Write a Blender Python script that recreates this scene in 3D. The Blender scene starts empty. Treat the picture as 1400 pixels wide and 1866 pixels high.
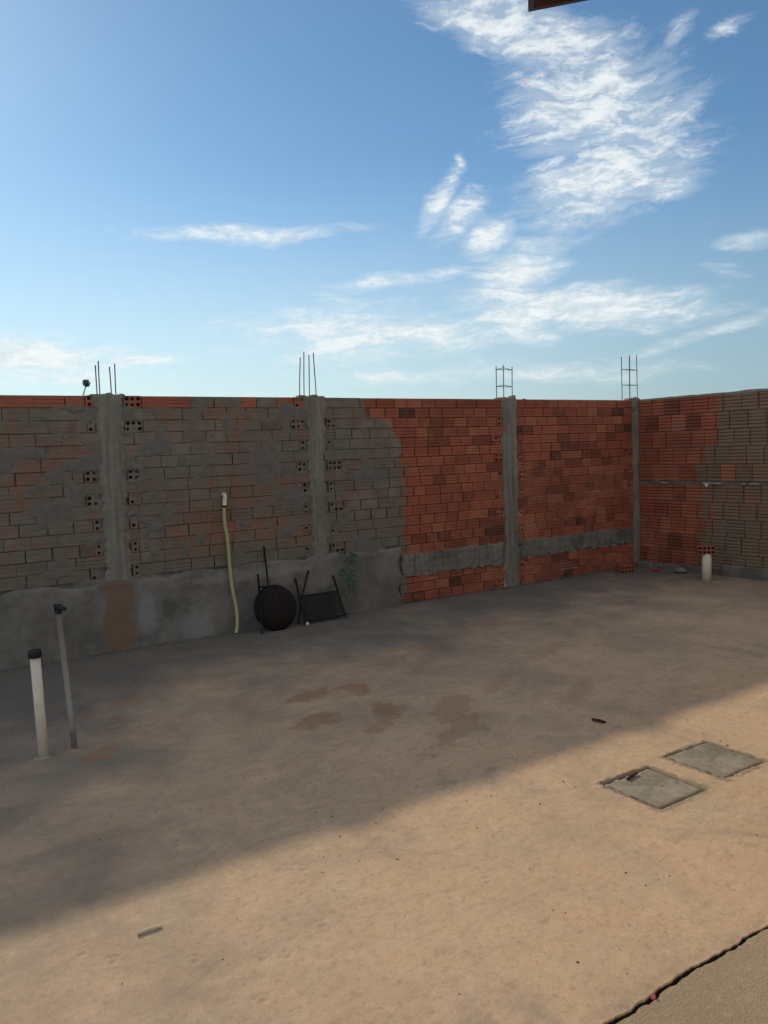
import bpy, math, random
import numpy as np
from mathutils import Matrix, Vector
random.seed(7)
rng = np.random.default_rng(7)
S = bpy.context.scene
C = S.collection
R = math.radians

# ------------------------------------------------------------------ camera
EYE, PITCH, ROLL = 1.5826, 0.07844, 0.03484
f = Vector((0, math.cos(PITCH), -math.sin(PITCH))); r = Vector((1, 0, 0)); u = r.cross(f)
r2 = math.cos(ROLL)*r - math.sin(ROLL)*u; u2 = math.sin(ROLL)*r + math.cos(ROLL)*u
cam = bpy.data.objects.new('camera', bpy.data.cameras.new('camera')); C.objects.link(cam)
M = Matrix.Identity(4)
for i in range(3): M[i][0], M[i][1], M[i][2] = r2[i], u2[i], -f[i]
M[2][3] = EYE
cam.matrix_world = M
cam.data.sensor_fit = 'AUTO'; cam.data.sensor_width = 36; cam.data.lens = 36*1435.6/1866
cam.data.clip_start = .05; cam.data.clip_end = 2000
S.camera = cam

# ------------------------------------------------------------------ light and exposure
SUN_AZ, SUN_EL = R(-33.0), R(28.8)
SKY_STRENGTH, SUN_STRENGTH = 0.092, 2.0
S.view_settings.view_transform = 'Standard'; S.view_settings.look = 'None'
S.view_settings.exposure = 0.5; S.view_settings.gamma = 1.0
S.cycles.max_bounces = 5; S.cycles.diffuse_bounces = 3; S.cycles.glossy_bounces = 2
sd = bpy.data.lights.new('sun', 'SUN'); sd.energy = SUN_STRENGTH; sd.angle = R(1.1); sd.color = (1, .90, .69)
sun = bpy.data.objects.new('sun', sd); C.objects.link(sun)
to_sun = Vector((math.sin(SUN_AZ)*math.cos(SUN_EL), math.cos(SUN_AZ)*math.cos(SUN_EL), math.sin(SUN_EL)))
sun.rotation_euler = to_sun.to_track_quat('Z', 'Y').to_euler(); sun.location = to_sun*40

# ------------------------------------------------------------------ node helpers
class NT:
    light = False
    def __init__(s, tree): s.t = tree; s.n = tree.nodes; s.l = tree.links
    def put(s, sock, v):
        if v is None: return
        if isinstance(v, bpy.types.NodeSocket): s.l.new(v, sock)
        elif isinstance(v, (tuple, list)) and sock.type == 'RGBA' and len(v) == 3: sock.default_value = (*v, 1)
        else: sock.default_value = v
    def math(s, op, a, b=None, c=None, clamp=False):
        n = s.n.new('ShaderNodeMath'); n.operation = op; n.use_clamp = clamp
        for i, v in enumerate((a, b, c)): s.put(n.inputs[i], v)
        return n.outputs[0]
    def vmath(s, op, a, b=None):
        n = s.n.new('ShaderNodeVectorMath'); n.operation = op
        s.put(n.inputs[0], a); s.put(n.inputs[1], b)
        return n.outputs['Value'] if op in ('LENGTH', 'DISTANCE', 'DOT_PRODUCT') else n.outputs[0]
    def comb(s, x, y, z):
        n = s.n.new('ShaderNodeCombineXYZ')
        for i, v in enumerate((x, y, z)): s.put(n.inputs[i], v)
        return n.outputs[0]
    def sep(s, v):
        n = s.n.new('ShaderNodeSeparateXYZ'); s.put(n.inputs[0], v); return n.outputs
    def mapping(s, v, loc=(0, 0, 0), rot=(0, 0, 0), sc=(1, 1, 1), kind='POINT'):
        n = s.n.new('ShaderNodeMapping'); n.vector_type = kind; s.put(n.inputs[0], v)
        n.inputs['Location'].default_value = loc; n.inputs['Rotation'].default_value = rot; n.inputs['Scale'].default_value = sc
        return n.outputs[0]
    def noise(s, v, scale, detail=4, rough=.55, dist=0, lac=2.0):
        n = s.n.new('ShaderNodeTexNoise'); s.put(n.inputs['Vector'], v)
        n.inputs['Scale'].default_value = scale; n.inputs['Detail'].default_value = min(detail, 4) if s.light else detail
        n.inputs['Roughness'].default_value = rough; n.inputs['Distortion'].default_value = dist; n.inputs['Lacunarity'].default_value = lac
        return n.outputs['Fac']
    def voronoi(s, v, scale, feature='F1'):
        n = s.n.new('ShaderNodeTexVoronoi'); n.feature = feature; s.put(n.inputs['Vector'], v); n.inputs['Scale'].default_value = scale
        return n.outputs['Distance']
    def rng(s, v, a, b, c=0., d=1., smooth=True):
        n = s.n.new('ShaderNodeMapRange'); n.interpolation_type = 'SMOOTHSTEP' if smooth else 'LINEAR'
        for i, x in enumerate((v, a, b, c, d)): s.put(n.inputs[i], x)
        return n.outputs[0]
    def mix(s, fac, a, b, mode='MIX'):
        n = s.n.new('ShaderNodeMix'); n.data_type = 'RGBA'; n.blend_type = mode; n.clamp_factor = True
        s.put(n.inputs[0], fac); s.put(n.inputs[6], a); s.put(n.inputs[7], b)
        return n.outputs[2]
    def ramp(s, v, stops, interp='LINEAR'):
        n = s.n.new('ShaderNodeValToRGB'); s.put(n.inputs[0], v); e = n.color_ramp; e.interpolation = interp
        while len(e.elements) < len(stops): e.elements.new(.5)
        for el, (p, c) in zip(e.elements, stops): el.position = p; el.color = (*c, 1)
        return n.outputs[0]
    def bump(s, h, strength=.5, dist=.01, normal=None):
        n = s.n.new('ShaderNodeBump'); n.inputs['Strength'].default_value = strength; n.inputs['Distance'].default_value = dist
        s.put(n.inputs['Height'], h); s.put(n.inputs['Normal'], normal); return n.outputs[0]
    def coord(s, obj=None):
        n = s.n.new('ShaderNodeTexCoord'); n.object = obj; return n.outputs['Object']
    def position(s): return s.n.new('ShaderNodeNewGeometry').outputs['Position']

def material(name):
    m = bpy.data.materials.new(name); m.use_nodes = True
    t = NT(m.node_tree); t.light = True; b = m.node_tree.nodes['Principled BSDF']
    return m, t, b
def finish(t, b, col, rough=.9, normal=None, metal=0., spec=.3):
    t.put(b.inputs['Base Color'], col); t.put(b.inputs['Roughness'], rough); t.put(b.inputs['Metallic'], metal)
    t.put(b.inputs['Normal'], normal); b.inputs['Specular IOR Level'].default_value = spec

# ------------------------------------------------------------------ sky with clouds
w = bpy.data.worlds.new('World'); S.world = w; w.use_nodes = True
t = NT(w.node_tree); bg = w.node_tree.nodes['Background']
sky = t.n.new('ShaderNodeTexSky'); sky.sky_type = 'NISHITA'; sky.sun_disc = False
sky.sun_elevation = SUN_EL; sky.sun_rotation = SUN_AZ
sky.altitude = 400; sky.air_density = 1.0; sky.dust_density = .25; sky.ozone_density = 1.2
g = t.n.new('ShaderNodeTexCoord').outputs['Generated']
d = t.vmath('NORMALIZE', g); dx, dy, dz = t.sep(d)
az = t.math('ARCTAN2', dx, dy); el = t.math('ARCSINE', dz)
ae = t.comb(az, el, 0)
# slow domain warp so that the cloud outlines wander
wn = t.n.new('ShaderNodeTexNoise'); wn.inputs['Scale'].default_value = 9; wn.inputs['Detail'].default_value = 3
t.put(wn.inputs['Vector'], ae)
warp = t.vmath('SCALE', t.vmath('SUBTRACT', wn.outputs['Color'], (.5, .5, .5)), None)
warp.node.inputs['Scale'].default_value = .034
aw = t.vmath('ADD', ae, warp)
CLOUDS = [(0.191, 0.458, 0.147, 0.031, -21, 1), (0.263, 0.38, 0.094, 0.062, -7, 1), (0.284, 0.305, 0.099, 0.048, 12, 1), (0.339, 0.345, 0.06, 0.027, 26, .75),
 (0.354, 0.282, 0.034, 0.018, 12, .7), (0.364, 0.432, 0.022, 0.012, 28, .6), (0.412, 0.425, 0.024, 0.009, 22, .5), (0.081, 0.298, 0.037, 0.013, 55, .9),
 (0.106, 0.277, 0.038, 0.021, 45, .9), (0.14, 0.252, 0.032, 0.018, 30, 1), (0.108, 0.338, 0.007, 0.009, 54, .8), (0.172, 0.206, 0.055, 0.029, 25, 1),
 (0.25, 0.162, 0.129, 0.025, -7, 1), (0.168, 0.155, 0.054, 0.025, -13, 1), (0.01, 0.207, 0.088, 0.008, 6, .75), (-0.033, 0.144, 0.113, 0.036, -2, .85),
 (0.059, 0.139, 0.089, 0.023, -2, .8), (-0.156, 0.264, 0.109, 0.009, 0, .85), (-0.414, 0.123, 0.102, 0.026, -6, 1), (-0.297, 0.116, 0.056, 0.006, 0, .9),
 (0.223, 0.088, 0.144, 0.011, -3, .6), (0.006, 0.089, 0.096, 0.009, -2, .6), (0.44, 0.217, 0.038, 0.012, 8, .5), (0.398, 0.122, 0.075, 0.008, 14, .55),
 (0.409, 0.187, 0.026, 0.009, -7, .4)]
acc = None
for a, e, ra, rb, ang, st in CLOUDS:
    m = t.mapping(aw, (a, e, 0), (0, 0, R(ang)), (ra*(1.75 if e > .3 else 2.05), rb*(1.75 if e > .3 else 1.9), 1), 'TEXTURE')
    v = t.rng(t.vmath('LENGTH', m), 1.0, .0, 0., st*1.15+(.1 if e < .27 else 0.))
    acc = v if acc is None else t.math('MAXIMUM', acc, v)
# out of view: heavy cloud cover added to brighten the shaded yard
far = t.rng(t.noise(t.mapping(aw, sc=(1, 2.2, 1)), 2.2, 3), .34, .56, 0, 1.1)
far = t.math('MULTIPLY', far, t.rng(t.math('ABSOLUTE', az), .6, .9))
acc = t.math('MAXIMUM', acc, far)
hi = t.rng(el, .2, .3)
n_hi = t.noise(t.mapping(aw, rot=(0, 0, R(-34)), sc=(1, 2.9, 1)), 21, 7, .6, .3)
n_lo = t.noise(t.mapping(aw, rot=(0, 0, R(-8)), sc=(1, 4.4, 1)), 14, 6, .62, .3)
nz = t.math('ADD', t.math('MULTIPLY', n_hi, hi), t.math('MULTIPLY', n_lo, t.math('SUBTRACT', 1., hi)))
n_fine = t.noise(t.mapping(aw, rot=(0, 0, R(-24)), sc=(1, 2.2, 1)), 75, 5, .65, .4)
den = t.math('ADD', t.math('MULTIPLY', acc, .95), t.math('MULTIPLY', t.math('SUBTRACT', nz, .5), 2.0))
den = t.math('ADD', den, t.math('MULTIPLY', t.math('SUBTRACT', n_fine, .5), t.math('ADD', .3, t.math('MULTIPLY', hi, .4))))
den = t.rng(den, .2, 1.3)
thin = t.math('MULTIPLY', t.rng(t.math('ADD', acc, t.math('MULTIPLY', t.math('SUBTRACT', n_lo, .5), 1.5)), .12, .9), .42)
den = t.math('MAXIMUM', den, thin)
den = t.math('MULTIPLY', den, t.rng(acc, .0, .25))
den = t.math('MULTIPLY', den, .9)
# thin milky veil low over the horizon
veil = t.math('MULTIPLY', t.rng(el, .36, -.02), t.math('ADD', .62, t.math('MULTIPLY', n_lo, .3)))
ccol = t.mix(t.rng(t.math('ADD', t.math('MULTIPLY', nz, .5), t.math('MULTIPLY', n_fine, .5)), .38, .6), (5.6, 6.2, 6.4), (7.1, 7.4, 7.4))
sund = t.vmath('DOT_PRODUCT', d, tuple(to_sun))
hazecol = t.mix(t.rng(sund, .45, .95), (2.5, 3.3, 3.8), (5.6, 6.5, 6.5))      # haze scatters forward, paler towards the sun
clear = t.mix(1.0, sky.outputs[0], (.53, .71, .79), 'MULTIPLY')
skycol = t.mix(veil, clear, hazecol)
col = t.mix(den, skycol, ccol)
w.cycles.sampling_method = 'MANUAL'; w.cycles.sample_map_resolution = 512
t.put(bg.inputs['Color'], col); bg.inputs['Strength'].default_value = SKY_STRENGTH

# ------------------------------------------------------------------ numpy noise, mesh helpers
_tab = rng.random((256, 256))
def vnoise(x, y):
    x = np.asarray(x, float); y = np.asarray(y, float)
    xi = np.floor(x).astype(int); yi = np.floor(y).astype(int); fx = x-xi; fy = y-yi
    fx = fx*fx*(3-2*fx); fy = fy*fy*(3-2*fy)
    T = lambda i, j: _tab[i & 255, j & 255]
    return (T(xi, yi)*(1-fx)+T(xi+1, yi)*fx)*(1-fy)+(T(xi, yi+1)*(1-fx)+T(xi+1, yi+1)*fx)*fy
def fbm(x, y, o=4):
    s = 0; a = .5; q = 0
    for k in range(o): s = s+a*vnoise(np.asarray(x)*2**k+17*k, np.asarray(y)*2**k+31*k); q += a; a *= .5
    return s/q
def sstep(x, a, b): z = np.clip((x-a)/(b-a), 0, 1); return z*z*(3-2*z)

def mesh(name, v, fa, smooth=False):
    me = bpy.data.meshes.new(name); me.from_pydata([tuple(map(float, p)) for p in v], [], fa); me.update()
    if smooth: me.polygons.foreach_set('use_smooth', [True]*len(me.polygons))
    return me
def link(name, me, mat, parent=None, loc=(0, 0, 0), rot=(0, 0, 0), scale=(1, 1, 1)):
    o = bpy.data.objects.new(name, me); C.objects.link(o); o.parent = parent
    o.location = loc; o.rotation_euler = rot; o.scale = scale
    if mat is not None and not me.materials: me.materials.append(mat)
    return o
def tag(o, label, cat, group=None):
    o['label'] = label; o['category'] = cat
    if group: o['group'] = group
    return o
def empty(name, loc, rz=0.):
    o = bpy.data.objects.new(name, None); C.objects.link(o); o.location = loc; o.rotation_euler = (0, 0, rz); o.empty_display_size = .1
    return o
class MB:
    def __init__(s): s.v = []; s.f = []
    def add(s, v, fa):
        k = len(s.v); s.v += [tuple(p) for p in v]; s.f += [tuple(i+k for i in q) for q in fa]; return s
    def box(s, a, b, rot=None, piv=(0, 0, 0)):
        (x0, y0, z0), (x1, y1, z1) = a, b
        v = [(x, y, z) for z in (z0, z1) for y in (y0, y1) for x in (x0, x1)]
        if rot is not None: v = [tuple(rot @ (Vector(p)-Vector(piv)) + Vector(piv)) for p in v]
        return s.add(v, [(0, 2, 3, 1), (4, 5, 7, 6), (0, 1, 5, 4), (2, 6, 7, 3), (0, 4, 6, 2), (1, 3, 7, 5)])
    def tube(s, pts, rad, n=8, cap=True):
        pts = [Vector(p) for p in pts]; rads = rad if isinstance(rad, (list, tuple)) else [rad]*len(pts)
        v = []; fa = []; ref = Vector((.3, .2, 1)).normalized()
        for i, p in enumerate(pts):
            d = (pts[min(i+1, len(pts)-1)]-pts[max(i-1, 0)]).normalized()
            a = d.cross(ref if abs(d.dot(ref)) < .95 else Vector((1, 0, 0))).normalized(); b = d.cross(a)
            for k in range(n):
                th = 2*math.pi*k/n; v.append(p+(a*math.cos(th)+b*math.sin(th))*rads[i])
        for i in range(len(pts)-1):
            for k in range(n): fa.append((i*n+k, i*n+(k+1) % n, (i+1)*n+(k+1) % n, (i+1)*n+k))
        if cap: fa.append(tuple(range(n))); fa.append(tuple(reversed(range((len(pts)-1)*n, len(pts)*n))))
        return s.add(v, fa)
    def lathe(s, prof, n=24, z0=0):
        v = []; fa = []
        for (rr, z) in prof:
            for k in range(n): th = 2*math.pi*k/n; v.append((rr*math.cos(th), rr*math.sin(th), z+z0))
        for i in range(len(prof)-1):
            for k in range(n): fa.append((i*n+k, i*n+(k+1) % n, (i+1)*n+(k+1) % n, (i+1)*n+k))
        fa.append(tuple(reversed(range(n)))); fa.append(tuple(range((len(prof)-1)*n, len(prof)*n)))
        return s.add(v, fa)
    def build(s, name, mat, parent=None, smooth=False, **k): return link(name, mesh(name, s.v, s.f, smooth), mat, parent, **k)

def grid_mesh(name, X, Y, Z, back=None, smooth=True):
    """sheet from 2-D arrays (rows, cols); back = local y to close the rim to (gives real thickness)"""
    nr, nc = X.shape; v = np.stack([X, Y, Z], -1).reshape(-1, 3)
    i = np.arange(nr-1)[:, None]*nc+np.arange(nc-1)[None, :]
    q = np.stack([i, i+1, i+nc+1, i+nc], -1).reshape(-1, 4)
    if back is not None:
        ring = [(0, c) for c in range(nc)]+[(k, nc-1) for k in range(1, nr)]+[(nr-1, c) for c in range(nc-2, -1, -1)]+[(k, 0) for k in range(nr-2, 0, -1)]
        idx = np.array([a*nc+b for a, b in ring]); rv = v[idx].copy(); rv[:, 1] = back
        k0 = len(v); v = np.concatenate([v, rv]); m = len(idx)
        a = idx; b = np.roll(idx, -1); c = k0+np.arange(m); dd = np.roll(c, -1)
        q = np.concatenate([q, np.stack([b, a, c, dd], -1)])
        capf = [tuple(int(x) for x in c[::-1])]
    else: capf = []
    me = bpy.data.meshes.new(name); fl = [tuple(map(int, x)) for x in q]+capf
    me.from_pydata(v.tolist(), [], fl); me.update()
    if smooth: me.polygons.foreach_set('use_smooth', [True]*len(me.polygons))
    return me

# ------------------------------------------------------------------ frames of the place
A0 = (-2.2, 6.4727, 0); WALL_ANG = R(32.93); WALL_H = 2.1
ca, sa = math.cos(WALL_ANG), math.sin(WALL_ANG)
def yard(s, tt, z=0): return (A0[0]+s*ca+tt*sa, A0[1]+s*sa-tt*ca, z)     # s along the back wall, tt out into the yard
CORNER = (3.1986, 9.9693, 0); RIGHT_ANG = R(-53.74)
back = empty('brick_wall', A0, WALL_ANG)
tag(back, 'long unfinished brick wall across the back, grey smeared left half, bare red right half', 'wall')
right = empty('brick_wall', CORNER, RIGHT_ANG)
tag(right, 'grooved block side wall running from the corner off the right edge', 'wall')

# ------------------------------------------------------------------ materials
def brick_random(t):
    oi = t.n.new('ShaderNodeObjectInfo').outputs['Random']; ri = t.n.new('ShaderNodeNewGeometry').outputs['Random Per Island']
    return t.math('FRACT', t.math('ADD', oi, t.math('MULTIPLY', ri, 7.13)))

def brick_material(name, root, side):
    m, t, b = material(name)
    P = t.coord(root); s, y, z = t.sep(P)
    n1 = t.noise(P, 1.7, 5, .6); n2 = t.noise(P, 9, 5, .6); n3 = t.noise(t.mapping(P, sc=(1, 1, 3)), 45, 4, .6)
    rd = brick_random(t)
    red = t.ramp(rd, [(0, (.085, .045, .03) if side == 'back' else (.2, .075, .045)), (.04, (.11, .05, .034) if side == 'back' else (.22, .08, .048)), (.06, (.19, .064, .042)), (.15, (.235, .076, .048)), (.21, (.3, .088, .055)), (.45, (.33, .098, .06)), (.8, (.385, .12, .07)), (1, (.43, .155, .092))])
    red = t.mix(t.rng(n2, .4, .8, 0, .45), red, (.25, .09, .058))
    red = t.mix(t.rng(n3, .5, .8, 0, .45), red, (.33, .17, .12))
    red = t.mix(t.rng(n1, .5, .66, 0, .4), red, (.2, .07, .046)); red = t.mix(t.rng(n1, .48, .34, 0, .45), red, (.46, .15, .085))
    # mortar smeared over the faces
    if side == 'back':
        edge = t.math('SUBTRACT', 2.86, t.math('MULTIPLY', t.rng(z, 1.62, 2.05), .42))
        edge = t.math('ADD', edge, t.math('MULTIPLY', t.math('SUBTRACT', n2, .5), .34))
        edge = t.math('ADD', edge, t.math('MULTIPLY', t.math('SUBTRACT', rd, .5), .10))
        side_m = t.rng(s, t.math('ADD', edge, .03), t.math('SUBTRACT', edge, .03))
        clean = t.math('MULTIPLY', t.math('GREATER_THAN', z, 2.0), t.math('GREATER_THAN', rd, .45))      # bare bricks in the top course
    else:
        edge = t.math('ADD', .95, t.math('MULTIPLY', t.rng(z, 1.3, 1.9), .22))
        edge = t.math('ADD', edge, t.math('MULTIPLY', t.math('SUBTRACT', n2, .5), .55))
        edge = t.math('ADD', edge, t.math('MULTIPLY', t.math('SUBTRACT', rd, .5), .25))
        side_m = t.rng(s, t.math('SUBTRACT', edge, .04), t.math('ADD', edge, .04))
        clean = t.math('MULTIPLY', t.math('GREATER_THAN', rd, .93), .8)
    cover = t.rng(t.math('ADD', t.math('MULTIPLY', n1, .65), t.math('MULTIPLY', n2, .45)), .34, .62, .52, 1.)
    cover = t.math('SUBTRACT', cover, t.rng(n3, .55, .8, 0, .25), clamp=True)
    cover = t.math('MULTIPLY', cover, t.rng(rd, .0, .12, .75, 1.))
    cover = t.math('ADD', cover, t.math('MULTIPLY', t.rng(t.math('ADD', z, t.math('MULTIPLY', n1, .5)), 1.05, .85), .35), clamp=True)
    sm = t.math('MULTIPLY', t.math('MULTIPLY', side_m, cover), t.math('SUBTRACT', 1., t.math('MULTIPLY', clean, .9)))
    grey = t.mix(n2, (.12, .1, .078), (.225, .193, .152))
    grey = t.mix(t.rng(n1, .45, .7, 0, .6), grey, (.185, .16, .128))
    stk = t.noise(t.mapping(P, (4, 0, 3), sc=(1, 1, 7)), 5, 4, .65); grey = t.mix(t.rng(stk, .5, .7, 0, .5), grey, (.11, .094, .076)); grey = t.mix(t.rng(stk, .45, .3, 0, .35), grey, (.27, .235, .19))
    if side == 'back':
        pk = t.noise(t.mapping(P, (3, 1, 7)), 1.3, 5, .6)
        grey = t.mix(t.rng(pk, .5, .68, 0, .6), grey, (.2, .13, .096)); grey = t.mix(t.rng(pk, .44, .3, 0, .5), grey, (.25, .225, .19))
    if side != 'back': grey = t.mix(.5, grey, (.27, .225, .15))
    if side != 'back': sm = t.math('MULTIPLY', sm, .82)
    colr = t.mix(sm, red, grey)
    colr = t.mix(t.rng(t.noise(P, 2.6, 6, .7), .55, .8, 0, .5), colr, (.07, .058, .05))            # soot and damp stains
    h = t.math('ADD', t.math('MULTIPLY', n3, .5), t.math('MULTIPLY', t.noise(P, 130, 3), .35))
    h = t.math('ADD', h, t.math('MULTIPLY', t.math('MULTIPLY', n2, sm), 1.4))
    finish(t, b, colr, .93, t.bump(h, .55, .006), spec=.15)
    return m
M_BRICK = brick_material('clay brick, mortar smeared to the left', back, 'back')
M_BRICK_R = brick_material('grooved clay block', right, 'right')

def mortar_material(name, root, pale=None):
    m, t, b = material(name); P = t.coord(root); s, y, z = t.sep(P)
    n = t.noise(P, 14, 6, .65); n2 = t.noise(P, 2.2, 4)
    c = t.mix(n, (.10, .088, .078), (.22, .195, .17))
    if pale:
        k = t.math('MULTIPLY', t.rng(s, 3.2, 4.2), t.rng(z, 1.55, 1.25)); k = t.math('MULTIPLY', k, t.rng(n2, .35, .6))
        c = t.mix(k, c, (.44, .36, .30)); c = t.mix(t.math('MULTIPLY', t.rng(s, 2.7, 3.0), t.math('SUBTRACT', 1., k)), c, (.13, .072, .055))
    finish(t, b, c, .95, t.bump(t.noise(P, 70, 4), .6, .006), spec=.15)
    return m
M_MORTAR = mortar_material('mortar bed', back, True); M_MORTAR_R = mortar_material('mortar bed of the side wall', right)

def concrete(name, root=None, c0=(.125, .113, .092), c1=(.28, .252, .208), streak=False, damp_shade=0.):
    m, t, b = material(name); P = t.coord(root)
    n = t.noise(P, 4, 6, .65); n2 = t.noise(P, 28, 5, .65)
    k = t.math('ADD', t.math('MULTIPLY', n, .65), t.math('MULTIPLY', n2, .35))
    if streak: k = t.math('ADD', t.math('MULTIPLY', k, .5), t.math('MULTIPLY', t.noise(t.mapping(P, sc=(1, 1, .05)), 26, 4, .6), .5))
    c = t.mix(t.rng(k, .3, .7), c0, c1)
    if damp_shade: c = t.mix(t.rng(t.noise(P, 1.9, 5, .65), .48, .72, 0, damp_shade), c, (.05, .049, .047))
    vo = t.rng(t.voronoi(P, 90), .12, .3, 0, 1)
    h = t.math('ADD', t.math('MULTIPLY', n2, .8), t.math('ADD', t.math('MULTIPLY', t.noise(P, 160, 3), .3), t.math('MULTIPLY', vo, .12)))
    finish(t, b, c, .9, t.bump(h, .5, .006), spec=.2)
    return m
M_COL = concrete('cast concrete', None, streak=True)
M_BEAM = concrete('rough beam concrete', None, (.12, .105, .088), (.25, .225, .19), streak=True, damp_shade=.55)
M_COVER = concrete('inspection cover cement', None, (.185, .15, .112), (.37, .31, .235))
m, t, b = material('lower wall render'); P = t.coord(back); s, y, z = t.sep(P)
n = t.noise(P, 2.4, 6, .65); n2 = t.noise(P, 22, 5, .6)
c = t.mix(t.rng(n, .32, .68), (.125, .112, .1), (.225, .202, .18)); c = t.mix(t.rng(n2, .5, .8, 0, .4), c, (.23, .2, .165))
for (ps, pz, rs, rz, cc, k) in [(-.03, .25, .17, .5, (.2, .118, .075), .7), (.39, .3, .07, .13, (.04, .065, .045), .4), (2.13, .4, .14, .3, (.06, .11, .07), .2), (.2, .28, .1, .2, (.33, .34, .36), .35), (.62, .1, .16, .2, (.30, .29, .28), .35), (1.2, .5, .7, .06, (.30, .28, .26), .5)]:
    q = t.vmath('LENGTH', t.comb(t.math('DIVIDE', t.math('SUBTRACT', s, ps), rs), t.math('DIVIDE', t.math('SUBTRACT', z, pz), rz), 0))
    q = t.math('ADD', q, t.math('MULTIPLY', t.math('SUBTRACT', t.noise(P, 9, 4, .65), .5), 1.9)); c = t.mix(t.rng(q, 1.1, .55, 0, k), c, cc)
finish(t, b, c, .92, t.bump(t.math('ADD', n2, t.math('MULTIPLY', n, 2.)), .5, .008), spec=.2); M_RENDER = m

def plain(name, col, rough=.6, metal=0., vary=.25, scale=20, spec=.3, dirt=(.05, .04, .03)):
    m, t, b = material(name); P = t.coord(None); n = t.noise(P, scale, 5, .6)
    c = t.mix(t.rng(n, .45, .8, 0, vary), col, dirt)
    finish(t, b, c, t.rng(n, .3, .7, max(rough-.12, .05), min(rough+.12, 1)), t.bump(t.noise(P, scale*4, 3), .15, .002), metal, spec); return m
M_STEEL = plain('rusty rebar steel', (.16, .10, .08), .7, .3, .5, 40)
M_IRON = plain('black sooty iron', (.022, .018, .017), .75, .2, .4, 14, dirt=(.045, .022, .014))
M_DISC = plain('burnt steel plate', (.02, .015, .013), .85, .0, .5, 9, spec=.15, dirt=(.02, .011, .009))
M_PVC = plain('white pvc', (.68, .60, .50), .45, 0, .35, 12, dirt=(.25, .2, .15))
M_BLACK = plain('black plastic', (.012, .012, .013), .5, 0, .2, 20)
M_GREYP = plain('grey painted pipe', (.21, .195, .175), .6, 0, .35, 18)
m, t, b = material('grey pipe, rusty foot'); P = t.coord(None); zz = t.sep(P)[2]; n = t.noise(P, 18, 4)
finish(t, b, t.mix(t.rng(t.math('ADD', zz, t.math('MULTIPLY', n, .25)), .42, .08), t.mix(n, (.27, .26, .245), (.36, .345, .32)), (.085, .065, .05)), .55, None, .0, .35); M_POLE = m
M_HOSE = plain('pale yellow conduit', (.42, .40, .20), .5, 0, .35, 10, dirt=(.2, .18, .09))
M_LEAF = plain('dull green leaf', (.06, .125, .065), .6, 0, .4, 40)
M_STICK = plain('dry wood', (.6, .48, .33), .85, 0, .3, 60)
M_PINK = plain('pink plastic scrap', (.8, .10, .18), .5, 0, .1, 20)
M_WOOD = plain('dark roof timber', (.06, .026, .017), .7, 0, .4, 14)
M_TILE = plain('clay roof tile', (.36, .14, .08), .85, 0, .4, 6)
M_HOUSE = plain('house render', (.72, .63, .51), .9, 0, .3, 2)
M_GLASS = plain('dark window glass', (.02, .025, .03), .08, 0, .05, 4, spec=.5)

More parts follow.
